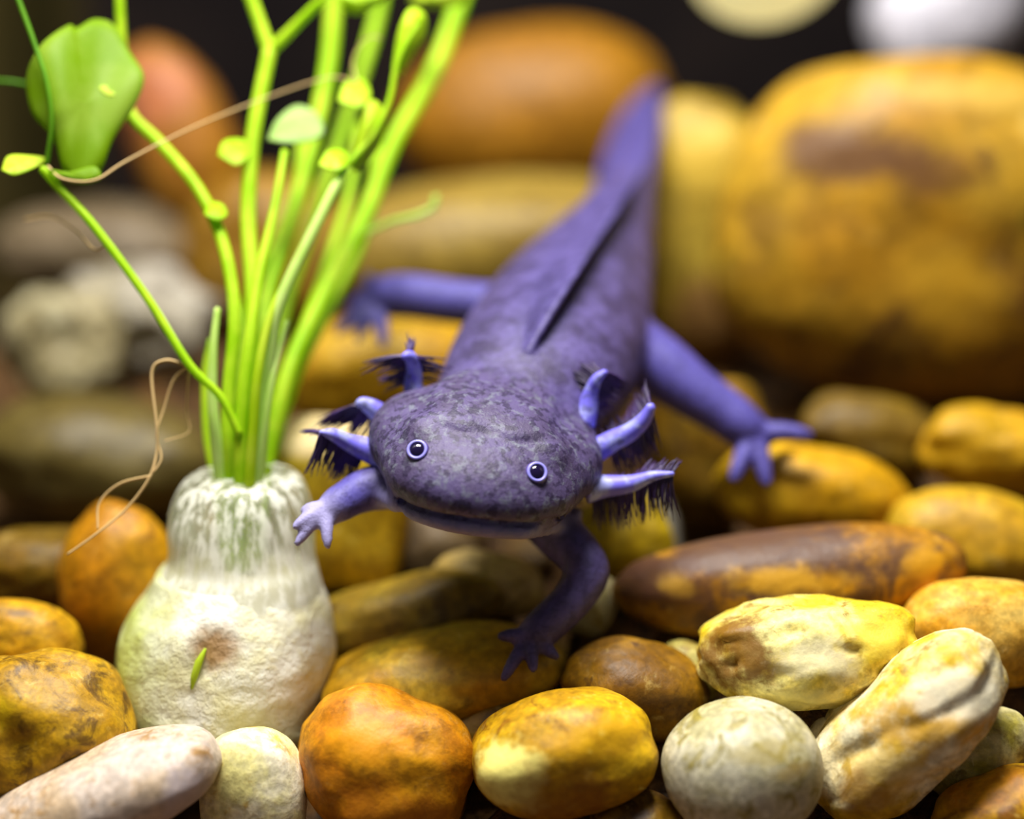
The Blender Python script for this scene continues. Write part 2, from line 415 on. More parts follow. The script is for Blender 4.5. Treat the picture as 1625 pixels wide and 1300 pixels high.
stone('stone', 'brown ochre rock beside the rusty orange rock', 420, 400, 260, 260, 43.0, 0, 0.8,
      ((140, 98, 34), (160, 116, 44), (96, 62, 20)), seed=129, amp=0.1, tsize=2.0)
stone('boulder', 'white rock behind the golden boulder', 1500, 20, 250, 190, 47.0, 28, 0.8,
      ((206, 202, 214), (224, 222, 234), (168, 164, 180)), seed=131, n=2.4, amp=0.06, tsize=2.6, stain=0.15, cat='boulder')

# ------------------------------------------------------------------ the bed
# sand heaped up under every stone that stands above the slope
MOUNDS = []
for q in STONES.values():
    co = np.array([tuple(v.co) for v in q.data.vertices]) / S + np.array(ROOT_LOC[q])
    zmin = co[:, 2].min(); low = co[co[:, 2] < zmin + 0.35 * (co[:, 2].max() - zmin)]
    cx_, cy_ = low[:, 0].mean(), low[:, 1].mean()
    rx_, ry_ = np.ptp(low[:, 0]) / 2, np.ptp(low[:, 1]) / 2
    gap = zmin + 0.12 - bed_height(cx_, cy_)
    if gap > 0: MOUNDS.append((cx_, cy_, max(rx_, 0.4), max(ry_, 0.4), zmin + 0.12))
def bed_top(x, y):
    z = bed_height(x, y)
    for (mx_, my_, rx_, ry_, zt) in MOUNDS:
        r2 = ((x - mx_) / rx_) ** 2 + ((y - my_) / ry_) ** 2
        if r2 < 6:
            w = 1.0 if r2 < 0.25 else math.exp(-(r2 - 0.25) * 1.1)
            z = max(z, bed_height(x, y) + (zt - bed_height(x, y)) * w)
    return z
vs, fs = [], []
NX, NY = 140, 150
for j in range(NY + 1):
    for i in range(NX + 1):
        x = -16 + 36 * i / NX; y = 14 + 42 * j / NY
        vs.append(Vector((x, y, bed_top(x, y))))
for j in range(NY):
    for i in range(NX):
        q = j * (NX + 1) + i
        fs.append((q, q + 1, q + NX + 2, q + NX + 1))
o = mesh_obj('floor', vs, fs, M_BED, origin=Vector((2, 35, 0)))
tag(o, 'brown sandy bed of the tank under the stones', kind='structure')


# small brown stones lying in the gaps
FILL_MATS = [stone_mat('gap_stone_surface', *q, seed=200 + i, size=1.0) for i, q in enumerate((
    ((112, 74, 20), (140, 96, 30), (66, 42, 12)), ((132, 92, 22), (150, 112, 40), (80, 54, 14)), ((96, 72, 36), (118, 92, 52), (60, 44, 20))))]
SHADE = ('dark brown', 'ochre brown', 'greyish brown')
fr = random.Random(11)
TAKEN = []
for q in STONES.values():
    co = np.array([tuple(v.co) for v in q.data.vertices]) / S + np.array(ROOT_LOC[q])
    co = co[co[:, 2] < np.median(co[:, 2])]
    TAKEN.append((co[:, 0].mean(), co[:, 1].mean(), np.ptp(co[:, 0]) / 2, np.ptp(co[:, 1]) / 2))
TAKEN.append((-4.5, 25.8, 1.9, 1.9))
av, af = [], []
for q in STONES.values():
    b0 = len(av); og = ROOT_LOC[q]
    av += [v.co / S + og for v in q.data.vertices]; af += [tuple(b0 + i for i in p.vertices) for p in q.data.polygons]
sbvh = BVHTree.FromPolygons(av, af)
FILL = []
tries = 0
while len(FILL) < 36 and tries < 6000:
    tries += 1
    y = fr.uniform(22.8, 38.0); x = fr.uniform(-0.3, 0.3) * y; r = fr.uniform(0.35, 0.8)
    ok = all(((x - a) / (ra + r * 0.3)) ** 2 + ((y - b) / (rb + r * 0.3)) ** 2 > 1 for a, b, ra, rb in TAKEN)
    if not ok or sbvh.ray_cast(Vector((x, y, bed_top(x, y) - 0.3)), Vector((0, 0, 1)))[0]: continue
    TAKEN.append((x, y, r, r * 0.9))
    a, faces = stone_shape(300 + len(FILL), 2.3, 0.18, 1.1, 4)
    an = fr.uniform(0, 3.14); hz = r * fr.uniform(0.5, 0.7)
    R = np.array([[math.cos(an), -math.sin(an), 0], [math.sin(an), math.cos(an), 0], [0, 0, 1]])
    c = Vector((x, y, bed_top(x, y) + hz * 0.55))
    pts = (a * np.array([r, r * 0.75, hz])) @ R.T + np.array(c)
    o = mesh_obj('small_stone', [Vector(p) for p in pts], faces, FILL_MATS[len(FILL) % 3], origin=c)
    tag(o, 'small %s stone lying on the sand in a gap between larger stones' % SHADE[len(FILL) % 3], 'stone', 'small %s stones in the gaps' % SHADE[len(FILL) % 3])
    FILL.append(o)

# ------------------------------------------------------------------ axolotl : signed distance field on a grid, then surface nets
H = 0.042
LO = np.array([-3.9, 23.2, 1.2]); HI = np.array([5.6, 42.6, 12.4])
DIM = np.ceil((HI - LO) / H).astype(int)
FIELD = np.full(DIM, 0.6, dtype=np.float32)
PRIMS = []
def window(lo, hi):
    i0 = np.maximum(np.floor((lo - LO) / H).astype(int), 0)
    i1 = np.minimum(np.ceil((hi - LO) / H).astype(int) + 1, DIM)
    ax = [(LO[k] + H * np.arange(i0[k], i1[k])).astype(np.float32) for k in range(3)]
    return tuple(slice(i0[k], i1[k]) for k in range(3)), np.meshgrid(*ax, indexing='ij')
def cone_d(X, Y, Z, a, b, ra, rb):
    ab = b - a; L2 = max(float(ab @ ab), 1e-9)
    t = np.clip(((X - a[0]) * ab[0] + (Y - a[1]) * ab[1] + (Z - a[2]) * ab[2]) / L2, 0, 1)
    dx = X - a[0] - t * ab[0]; dy = Y - a[1] - t * ab[1]; dz = Z - a[2] - t * ab[2]
    return np.sqrt(dx * dx + dy * dy + dz * dz) - (ra + (rb - ra) * t)
def ell_d(X, Y, Z, c, R, r):
    X = X - c[0]; Y = Y - c[1]; Z = Z - c[2]
    q = [(X * R[k][0] + Y * R[k][1] + Z * R[k][2]) for k in range(3)]
    k0 = np.sqrt(sum((q[k] / r[k]) ** 2 for k in range(3)))
    k1 = np.sqrt(sum((q[k] / r[k] ** 2) ** 2 for k in range(3))) + 1e-6
    return k0 * (k0 - 1) / k1
def blend(dst, d, k):
    h = np.clip(k - np.abs(dst - d), 0, None) / k
    return np.minimum(dst, d) - h * h * k * 0.25
def add(kind, args, lo, hi, k, tagname):
    pad = k + 0.25
    sl, G = window(lo - pad, hi + pad)
    fn = cone_d if kind == 'c' else ell_d
    FIELD[sl] = blend(FIELD[sl], fn(*G, *args).astype(np.float32), k)
    PRIMS.append((kind, args, lo, hi, tagname))
def cone(a, b, ra, rb, k=0.2, tagname='body'):
    a = np.array(a, float); b = np.array(b, float); r = max(ra, rb)
    add('c', (a, b, ra, rb), np.minimum(a, b) - r, np.maximum(a, b) + r, k, tagname)
def ell(c, R, r, k=0.3, tagname='body'):
    c = np.array(c, float); R = np.array([tuple(v) for v in R], float); r = np.array(r, float)
    e = np.sqrt(((R * r[:, None]) ** 2).sum(0))
    add('e', (c, R, r), c - e, c + e, k, tagname)
def chain(pts, radii, k=0.2, tagname='body', n=None):
    n = n or (len(pts) - 1) * 4
    c = catmull([tuple(p) + (r,) for p, r in zip(pts, radii)], n)
    for i in range(n):
        cone(c[i][:3], c[i + 1][:3], c[i][3], c[i + 1][3], k, tagname)

# head frame: R to the picture's right, F out of the snout, U up through the skull
RHO = math.radians(10.0); ALPHA = math.radians(27.0)
R_ = (CR * math.cos(RHO) - CU * math.sin(RHO)).normalized()
CUp = CU * math.cos(RHO) + CR * math.sin(RHO)
F_ = (-CF * math.cos(ALPHA) - CUp * math.sin(ALPHA)).normalized()
U_ = (CUp * math.cos(ALPHA) - CF * math.sin(ALPHA)).normalized()
HC = P(768, 726, 26.2)
HB = (R_, F_, U_)
def hp(r, f, u): return HC + R_ * r + F_ * f + U_ * u

# trunk: (px, py, depth, half width, half height)
trunk = [(812, 668, 27.4, 1.25, 0.85), (838, 625, 28.0, 1.38, 0.98), (862, 582, 28.8, 1.50, 1.12), (888, 530, 30.0, 1.50, 1.16),
         (915, 475, 31.3, 1.36, 1.10), (946, 418, 32.8, 1.10, 1.0), (972, 365, 34.3, 0.80, 0.92), (988, 315, 35.8, 0.52, 0.86),
         (997, 268, 37.3, 0.34, 0.8), (1006, 222, 38.7, 0.24, 0.72), (1018, 180, 40.0, 0.16, 0.5), (1032, 152, 40.9, 0.10, 0.22)]
roll = [10, 10, 10, 12, 15, 20, 28, 36, 44, 48, 50, 50]
ts = catmull([tuple(P(a, b, d)) + (w, h, r) for (a, b, d, w, h), r in zip(trunk, roll)], 56)
for i, s in enumerate(ts):
    t = Vector(ts[min(i + 1, 56)][:3]) - Vector(ts[max(i - 1, 0)][:3]); t.normalize()
    side = t.cross(Vector((0, 0, 1))).normalized(); up = side.cross(t).normalized()
    q = Matrix.Rotation(math.radians(s[5]), 3, t)
    side, up = q @ side, q @ up
    ell(s[:3], (side, t, up), (s[3], max(0.45, s[3] * 0.55), s[4]), 0.25, 'tail' if i > 34 else 'body')
# dorsal fin: blade from the back up to its free edge, leaning to the picture's right
def sample(p):
    g = (np.array(p) - LO) / H; i = np.floor(g).astype(int); f = g - i
    if (i < 0).any() or (i > DIM - 2).any(): return 1.0
    c = FIELD[i[0]:i[0] + 2, i[1]:i[1] + 2, i[2]:i[2] + 2]
    c = c[0] * (1 - f[0]) + c[1] * f[0]; c = c[0] * (1 - f[1]) + c[1] * f[1]
    return float(c[0] * (1 - f[2]) + c[1] * f[2])
def hit(px, py, d0=23.6, d1=31.0):
    d = d0
    while d < d1:
        if sample(P(px, py, d)) < 0: return d
        d += 0.02
    return None
core = [(845, 575, 28.9), (868, 535, 30.0), (905, 480, 31.2), (945, 415, 32.8), (975, 350, 34.6), (995, 290, 36.4), (1008, 235, 38.2), (1020, 190, 39.7), (1030, 158, 40.7)]
crest = [(838, 560, 0.0), (872, 502, 0.4), (912, 438, 0.9), (962, 360, 1.25), (1002, 298, 1.2), (1028, 258, 36.0), (1047, 212, 38.0), (1051, 172, 39.6), (1040, 150, 40.7)]
crest = [(a, b, d) if d > 5 else (a, b, (hit(a, b, 26, 40) or 34.0) - d) for a, b, d in crest]
foot = [(a - 46, b + 10, d + 1.2) for a, b, d in crest[:5]] + core[5:]
NF = 110
c0 = catmull([tuple(P(*p)) for p in foot], NF); c1 = catmull([tuple(P(*p)) for p in crest], NF)
for i in range(NF + 1):
    cone(c0[i], c1[i], 0.26 - 0.10 * i / NF, 0.06, 0.06, 'fin')
# ventral fin of the tail
vcore = core[4:]
vedge = [(945, 345, 34.8), (946, 300, 36.5), (962, 240, 38.3), (988, 185, 39.8), (1018, 152, 40.8)]
c0 = catmull([tuple(P(*p)) for p in vcore], 44); c1 = catmull([tuple(P(*p)) for p in vedge], 44)
for i in range(45):
    cone(c0[i], c1[i], 0.24, 0.07, 0.08, 'tail')

# skull, snout, jaw, cheeks
ell(hp(0.0, -0.25, 0.05), HB, (1.66, 1.60, 0.80), 0.3, 'head')
ell(hp(0.0, 0.62, -0.02), HB, (1.48, 1.02, 0.60), 0.3, 'head')
ell(hp(0.0, 0.26, -0.42), HB, (1.44, 1.22, 0.34), 0.14, 'jaw')
ell(hp(0.0, -0.7, -0.4), HB, (1.35, 1.3, 0.55), 0.3, 'jaw')
for s in (-1, 1):
    ell(hp(s * 1.27, -0.40, -0.08), HB, (0.56, 0.80, 0.54), 0.3, 'head')
    ell(hp(s * 0.92, 0.42, 0.50), HB, (0.26, 0.28, 0.22), 0.25, 'head')
    ell(hp(s * 0.42, -0.35, 0.72), HB, (0.42, 0.8, 0.16), 0.35, 'head')

# limbs
def digits(base, tips, r0, r1, tagname, k=0.06):
    for tip in tips:
        b, e = Vector(base), Vector(tip)
        mid = (b + e) / 2 + Vector((0, 0, 0.05))
        chain([b, mid, e], [r0 * 1.1, r0, r1], k, tagname, 6)
# reaching forelimb (picture left)
chain([P(720, 745, 27.4), P(640, 768, 27.0), P(585, 776, 26.7), P(548, 794, 26.4), P(528, 806, 26.25)], [0.42, 0.33, 0.28, 0.21, 0.19], 0.16, 'limb')
ell(P(514, 817, 26.15), (CR * 0.8 - CU * 0.6, CR * 0.6 + CU * 0.8, CF), (0.22, 0.15, 0.11), 0.12, 'hand')
hb = P(516, 814, 26.15)
digits(hb, [P(482, 810, 26.1), P(468, 836, 25.9), P(472, 862, 25.9), P(520, 866, 25.9)], 0.09, 0.06, 'hand')
# walking forelimb (picture right), its shade put into the skin tint
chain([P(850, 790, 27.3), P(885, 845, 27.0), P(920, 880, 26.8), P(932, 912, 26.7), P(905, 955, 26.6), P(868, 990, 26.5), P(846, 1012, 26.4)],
      [0.5, 0.34, 0.28, 0.27, 0.25, 0.24, 0.2], 0.16, 'limb_shaded')
ell(P(838, 1020, 26.4), (CR * 0.7 - CU * 0.7, CR * 0.7 + CU * 0.7, CF), (0.22, 0.2, 0.14), 0.12, 'limb_shaded')
digits(P(840, 1018, 26.4), [P(794, 1010, 26.3), P(800, 1076, 26.0), P(846, 1062, 26.0), P(882, 1042, 26.2)], 0.1, 0.065, 'limb_shaded')
# near hind limb (picture right)
chain([P(975, 545, 30.6), P(1040, 578, 30.2), P(1100, 622, 30.0), P(1150, 655, 29.9), P(1185, 682, 29.8)], [0.6, 0.50, 0.40, 0.33, 0.30], 0.2, 'limb')
ell(P(1196, 690, 29.8), (CR * 0.8 - CU * 0.6, CR * 0.6 + CU * 0.8, CF), (0.36, 0.3, 0.18), 0.15, 'limb')
digits(P(1196, 690, 29.8), [P(1282, 690, 29.6), P(1250, 690, 30.2), P(1216, 764, 29.4), P(1166, 758, 29.4), P(1180, 730, 30.2)], 0.14, 0.10, 'limb', 0.1)
# far hind limb (picture left)
chain([P(850, 500, 31.6), P(780, 486, 31.6), P(710, 478, 31.8), P(650, 470, 32.0), P(605, 470, 32.2)], [0.55, 0.36, 0.34, 0.34, 0.3], 0.2, 'limb')
ell(P(595, 474, 32.2), (CR, CU, CF), (0.36, 0.28, 0.2), 0.15, 'limb')
digits(P(600, 476, 32.2), [P(585, 440, 32.6), P(556, 488, 32.2), P(538, 528, 31.7), P(568, 536, 31.6), P(608, 548, 31.6)], 0.12, 0.075, 'limb', 0.1)

# lips and the mouth slit
mouth = [(634, 794), (660, 806), (700, 817), (750, 825), (800, 831), (845, 832), (880, 824), (910, 808), (930, 788)]
mp = []
for (a, b) in mouth:
    d = hit(a, b)
    if d: mp.append(P(a, b, d + 0.02))
lower = [(650, 812), (700, 828), (750, 837), (800, 842), (845, 842), (885, 833), (915, 815)]
lp = []
for (a, b) in lower:
    d = hit(a, b)
    if d: lp.append(P(a, b, d + 0.06))
up = [(590, 735), (597, 765), (612, 786), (634, 800)]
upp = [P(a, b, hit(a, b) + 0.1) for a, b in up if hit(a, b)]
if len(upp) > 2: chain(upp, [0.12] * len(upp), 0.15, 'rim')
if len(lp) > 2: chain(lp, [0.10] * len(lp), 0.08, 'lip')
if len(mp) > 2:
    c = catmull([tuple(p) for p in mp], 60)
    for i in range(60):
        a, b = np.array(c[i]), np.array(c[i + 1])
        for deep in (0.0, 0.08):
            a2, b2 = a + np.array(CF) * deep, b + np.array(CF) * deep
            sl, G = window(np.minimum(a2, b2) - 0.3, np.maximum(a2, b2) + 0.3)
            FIELD[sl] = -blend(-FIELD[sl], cone_d(*G, a2, b2, 0.046, 0.046).astype(np.float32), 0.02)

def surface_nets(F):
    nx, ny, nz = F.shape
    ins = F < 0
    cnt = np.zeros((nx - 1, ny - 1, nz - 1), np.int8)
    for i in (0, 1):
        for j in (0, 1):
            for k in (0, 1):
                cnt += ins[i:nx - 1 + i, j:ny - 1 + j, k:nz - 1 + k]
    act = (cnt > 0) & (cnt < 8)
    I, J, K = np.nonzero(act)
    idx = np.full(act.shape, -1, np.int64); idx[I, J, K] = np.arange(len(I))
    acc = np.zeros((len(I), 3)); num = np.zeros(len(I))
    corners = [(i, j, k) for i in (0, 1) for j in (0, 1) for k in (0, 1)]
    for a in corners:
        for ax in range(3):
            if a[ax]: continue
            b = list(a); b[ax] = 1
            fa = F[I + a[0], J + a[1], K + a[2]]; fb = F[I + b[0], J + b[1], K + b[2]]
            cr = (fa < 0) != (fb < 0)
            t = np.where(cr, fa / np.where(cr, fa - fb, 1), 0)
            p = np.stack([np.full(len(I), float(a[q])) for q in range(3)], 1); p[:, ax] += t
            acc[cr] += p[cr]; num[cr] += 1
    v = np.stack([I, J, K], 1) + acc / num[:, None]
    v = LO + v * H
    faces = []
    for ax in range(3):
        o1, o2 = (ax + 1) % 3, (ax + 2) % 3
        a = np.take(ins, range(0, F.shape[ax] - 1), ax); b = np.take(ins, range(1, F.shape[ax]), ax)
        e = np.stack(np.nonzero(a != b), 1)
        keep = (e[:, o1] > 0) & (e[:, o2] > 0) & (e[:, o1] < F.shape[o1] - 1) & (e[:, o2] < F.shape[o2] - 1)
        e = e[keep]
        fl = a[e[:, 0], e[:, 1], e[:, 2]]
        def cell(d1, d2):
            q = e.copy(); q[:, o1] -= d1; q[:, o2] -= d2
            return idx[q[:, 0], q[:, 1], q[:, 2]]
        quad = np.stack([cell(1, 1), cell(0, 1), cell(0, 0), cell(1, 0)], 1)
        quad[~fl] = quad[~fl][:, ::-1]
        faces.append(quad)
    return v, np.concatenate(faces)
bv, bf = surface_nets(FIELD)
# light relaxing of the grid steps
def relax(v, f, it, lam):
    e = np.concatenate([f[:, [0, 1]], f[:, [1, 2]], f[:, [2, 3]], f[:, [3, 0]]])
    for q in range(it):
        s = np.zeros_like(v); c = np.zeros(len(v))
        np.add.at(s, e[:, 0], v[e[:, 1]]); np.add.at(s, e[:, 1], v[e[:, 0]])
        np.add.at(c, e[:, 0], 1); np.add.at(c, e[:, 1], 1)
        v = v + lam * (s / c[:, None] - v)
    return v
bv = relax(bv, bf, 2, 0.45)
# colour zones of the skin; the walking forelimb's darker tint is painted shade
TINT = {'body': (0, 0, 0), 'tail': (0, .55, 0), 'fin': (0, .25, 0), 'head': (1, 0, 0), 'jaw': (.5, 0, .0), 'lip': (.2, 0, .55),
        'limb': (0, 1, 0), 'rim': (.2, .5, .6), 'limb_shaded': (0, .1, 0), 'hand': (0, .6, .8)}
W = np.full(len(bv), 1e-9); T = np.zeros((len(bv), 3))
for kind, args, lo, hi, tg in PRIMS:
    sel = np.nonzero(np.all((bv > lo - 0.3) & (bv < hi + 0.3), axis=1))[0]
    if not len(sel): continue
    q = bv[sel]
    dd = (cone_d if kind == 'c' else ell_d)(q[:, 0], q[:, 1], q[:, 2], *args)
    w = np.exp(-np.clip(dd, -0.3, 0.5) / 0.07)
    W[sel] += w; T[sel] += w[:, None] * np.array(TINT[tg])
T /= W[:, None]

def skin_material():
    m = NT('axolotl_skin')
    at = m.new('ShaderNodeAttribute'); at.attribute_name = 'zone'
    sp = m.new('ShaderNodeSeparateColor'); m.l.new(at.outputs['Color'], sp.inputs[0])
    head, limb, pale = sp.outputs[0], sp.outputs[1], sp.outputs[2]
    v = m.coords(100.0)
    n_big = m.noise(v, 2.0, 5, 0.6); n_mid = m.noise(v, 6.5, 6, 0.66, 0.3); n_fine = m.noise(v, 14.0, 4, 0.6)
    c = m.mix(m.ramp(n_big, 0.35, 0.65), lin((58, 48, 84)), lin((88, 77, 130)))
    c = m.mix(m.math('MULTIPLY', head, 0.5), c, lin((82, 70, 100)))
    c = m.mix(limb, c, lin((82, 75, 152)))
    c = m.mix(pale, c, lin((172, 166, 214)))
    # greenish grey flecks, most on the head
    g = m.math('MULTIPLY', m.ramp(n_mid, 0.50, 0.66), m.math('ADD', m.math('MULTIPLY', head, 0.5), 0.05))
    c = m.mix(g, c, lin((118, 126, 134)))
    # dark freckles
    v2 = m.coords(100.0, (5, 3, 8))
    d1 = m.noise(v2, 7.0, 5, 0.6, 0.2)
    k = m.math('MULTIPLY', m.ramp(d1, 0.49, 0.60), m.math('ADD', m.math('MULTIPLY', head, 0.45), 0.35))
    k = m.math('MULTIPLY', k, m.ramp(pale, 0.1, 0.5, 1.0, 0.12))
    c = m.mix(k, c, lin((40, 31, 60)))
    m.set(Base_Color=c, Roughness=0.5)
    m.bsdf.inputs['Specular IOR Level'].default_value = 0.3
    m.bsdf.inputs['Subsurface Weight'].default_value = 0.0
    m.bump(m.math('ADD', n_mid, n_fine), 0.25, 0.0006)
    return m.mat
M_SKIN = skin_material()
axo = empty('axolotl', P(835, 900, 27.5))
tag(axo, 'purple speckled axolotl with feathery gills walking over the stones', 'axolotl')
body = mesh_obj('body', bv, bf.tolist(), M_SKIN, axo)
ca = body.data.color_attributes.new('zone', 'FLOAT_COLOR', 'POINT')
ca.data.foreach_set('color', np.concatenate([T, np.ones((len(T), 1))], 1).astype(np.float32).ravel())
bvh = BVHTree.FromPolygons([Vector(v) for v in bv], bf.tolist())
CAM = Vector((0, 0, CAMZ))
def surf(px, py):
    dirn = (P(px, py, 10) - CAM).normalized()
    loc, nor, i, dist = bvh.ray_cast(CAM, dirn)
    return loc, nor

# eyes
m = NT('pupil'); m.set(Base_Color=lin((22, 14, 48)), Roughness=0.08); M_PUP = m.mat
m = NT('iris_ring'); m.set(Base_Color=lin((150, 146, 240)), Roughness=0.3); M_RING = m.mat
m = NT('eye_skin'); m.set(Base_Color=lin((78, 62, 128)), Roughness=0.35); M_EYE = m.mat
for (ex, ey) in ((663, 716), (851, 751)):
    loc, nor = surf(ex, ey)
    n = (nor * 0.55 + (CAM - loc).normalized() * 0.45).normalized()
    u = n.cross(Vector((0, 0, 1))).normalized(); w = n.cross(u)
    c = loc + n * 0.0
    dirs, fcs = ico(4)
    eb = mesh_obj('eye', [c + (u * q.x + w * q.y) * 0.175 + n * (q.z * 0.075) for q in dirs], fcs, M_EYE, axo)
    tag(eb, 'dark eye with a pale violet ring')
    mesh_obj('pupil', [c + n * 0.035 + (u * q.x + w * q.y) * 0.118 + n * (q.z * 0.062) for q in dirs], fcs, M_PUP, eb)
    vs, fs = [], []
    for i in range(36):
        a = 2 * math.pi * i / 36
        e = u * math.cos(a) + w * math.sin(a)
        for j in range(10):
            b = 2 * math.pi * j / 10
            vs.append(c + n * 0.06 + e * (0.132 + 0.024 * math.cos(b)) + n * 0.024 * math.sin(b))
            fs.append((i * 10 + j, ((i + 1) % 36) * 10 + j, ((i + 1) % 36) * 10 + (j + 1) % 10, i * 10 + (j + 1) % 10))
    mesh_obj('iris', vs, fs, M_RING, eb)

# gills
m = NT('gill_stalk')
v = m.coords(100.0)
n1 = m.noise(v, 3.5, 4, 0.6)
c = m.mix(m.ramp(n1, 0.42, 0.6), lin((116, 108, 226)), lin((156, 160, 226)))
c = m.mix(m.math('MULTIPLY', m.ramp(m.noise(v, 5.0, 2), 0.6, 0.68), 0.6), c, lin((84, 84, 120)))
m.set(Base_Color=c, Roughness=0.5); M_GILL = m.mat
m = NT('gill_filament')
v = m.coords(100.0)
m.set(Base_Color=m.mix(m.ramp(m.noise(v, 2.0, 2), 0.4, 0.6), lin((44, 28, 70)), lin((66, 42, 104))), Roughness=0.5); M_FIL = m.mat
rng = random.Random(7)
def gill(pts, radii, fringes):
    """pts: (px, py, depth); fringes: (t0, t1, dx, dy, depth change, length px, count)"""
    c = [Vector(p) for p in catmull([tuple(P(*p)) for p in pts], 24)]
    rr = [x[0] for x in catmull([(r,) for r in radii], 24)]
    vs, fs = tube(c, rr, 14)
    g = mesh_obj('gill', vs, fs, M_GILL, axo)
    fv, ff = [], []
    for (t0, t1, dx, dy, dd, ln, cnt) in fringes:
        for i in range(cnt):
            t = t0 + (t1 - t0) * (i + rng.random()) / cnt
            k = min(int(t * 24), 23); p = c[k].lerp(c[k + 1], t * 24 - k)
            L = ln * (0.9 + 0.5 * rng.random()) / 104.0
            dv = (CR * dx - CU * dy + CF * dd)
            dv = (dv + Vector((rng.uniform(-1, 1), rng.uniform(-1, 1), rng.uniform(-1, 1))) * 0.16).normalized()
            tg = (c[min(k + 2, 24)] - c[max(k - 1, 0)]).normalized()
            bendv = (Vector((0, 0, -0.3)) + tg * rng.uniform(0.0, 0.4)) * L * 0.8
            q = [p + dv * (L * s) + bendv * (s * s) for s in (0, 0.25, 0.5, 0.75, 1.0)]
            tube(q, [0.022, 0.02, 0.016, 0.011, 0.004], 5, fv, ff)
    f = mesh_obj('gill_filaments', fv, ff, M_FIL, g)
    tag(f, 'dark feathery fringe of thin filaments', kind='stuff')
gill([(662, 640, 27.0), (656, 612, 27.0), (657, 585, 26.9), (650, 566, 26.7), (640, 566, 26.6)], [0.2, 0.155, 0.125, 0.10, 0.05],
     [(0.3, 0.95, -1, 0.05, 0.35, 48, 60), (0.35, 0.8, 1, -0.05, 0.5, 52, 22), (0.7, 0.85, 0.15, -1, 0.4, 34, 22)])
gill([(625, 672, 26.9), (603, 656, 26.9), (588, 646, 26.85), (575, 640, 26.8), (566, 642, 26.8)], [0.2, 0.17, 0.14, 0.10, 0.05],
     [(0.3, 1.0, -0.9, 0.32, 0.3, 50, 70), (0.2, 0.7, -0.4, 0.6, 0.3, 45, 30), (0.3, 0.6, 0.5, -0.6, 0.6, 20, 8)])
gill([(606, 722, 26.7), (578, 712, 26.65), (552, 702, 26.55), (528, 690, 26.4), (508, 686, 26.3)], [0.24, 0.185, 0.135, 0.10, 0.03],
     [(0.25, 1.0, -0.35, 1, 0.2, 44, 80), (0.5, 1.0, -0.8, -0.25, 0.4, 28, 30), (0.4, 0.8, 0.3, -0.7, 0.8, 16, 12)])
gill([(925, 672, 26.9), (933, 645, 26.9), (938, 622, 26.85), (947, 602, 26.75), (961, 590, 26.7)], [0.2, 0.165, 0.12, 0.09, 0.05],
     [(0.3, 0.95, -0.7, -0.6, 0.5, 44, 40), (0.3, 1.0, 0.9, 0.3, 0.7, 44, 60)])
gill([(945, 716, 26.8), (972, 700, 26.75), (1000, 686, 26.65), (1022, 666, 26.55), (1034, 644, 26.45)], [0.2, 0.17, 0.15, 0.12, 0.07],
     [(0.2, 1.0, 0.2, 1, 0.6, 52, 80), (0.2, 1.0, -0.3, -0.8, 0.8, 50, 60)])
gill([(932, 774, 26.5), (960, 772, 26.5), (1000, 768, 26.4), (1036, 756, 26.3), (1068, 752, 26.2)], [0.25, 0.18, 0.14, 0.085, 0.04],
     [(0.1, 1.0, -0.12, 1, 0.25, 46, 90), (0.55, 1.0, 0.35, -0.9, 0.3, 34, 26), (0.0, 0.6, 0.1, -1, 1.0, 30, 30)])

# ------------------------------------------------------------------ the plant
def green(name, a, b, trans=0.4, scale=1.2):
    m = NT(name)
    v = m.coords(100.0)
    c = m.mix(m.ramp(m.noise(v, scale, 4, 0.6), 0.35, 0.65), lin(a), lin(b))
    m.set(Base_Color=c, Roughness=0.5)
    m.bsdf.inputs['Specular IOR Level'].default_value = 0.25
    tr = m.new('ShaderNodeBsdfTranslucent'); m.l.new(c, tr.inputs['Color'])
    mx = m.new('ShaderNodeMixShader'); mx.inputs[0].default_value = trans
    m.l.new(m.bsdf.outputs[0], mx.inputs[1]); m.l.new(tr.outputs[0], mx.inputs[2])
    m.l.new(mx.outputs[0], m.out.inputs['Surface'])
    return m.mat
G_STEM = green('stem_green', (172, 222, 10), (206, 238, 50))
G_PALE = green('stem_pale', (200, 234, 110), (216, 240, 140))
G_DARK = green('stem_dark', (90, 150, 20), (110, 170, 30))
G_LEAF = green('leaf_green', (142, 184, 8), (164, 196, 60), 0.6, 0.8)
G_LIGHT = green('leaf_light', (170, 208, 108), (184, 214, 130), 0.45)
G_YEL = green('leaf_yellow', (186, 220, 20), (206, 228, 60), 0.45)
m = NT('root_fibre'); m.set(Base_Color=lin((200, 168, 112)), Roughness=0.7); M_ROOT = m.mat

plant = empty('water_plant', P(365, 1185, 27.6))
tag(plant, 'green stemmed water plant growing from a swollen white bulb', 'plant')
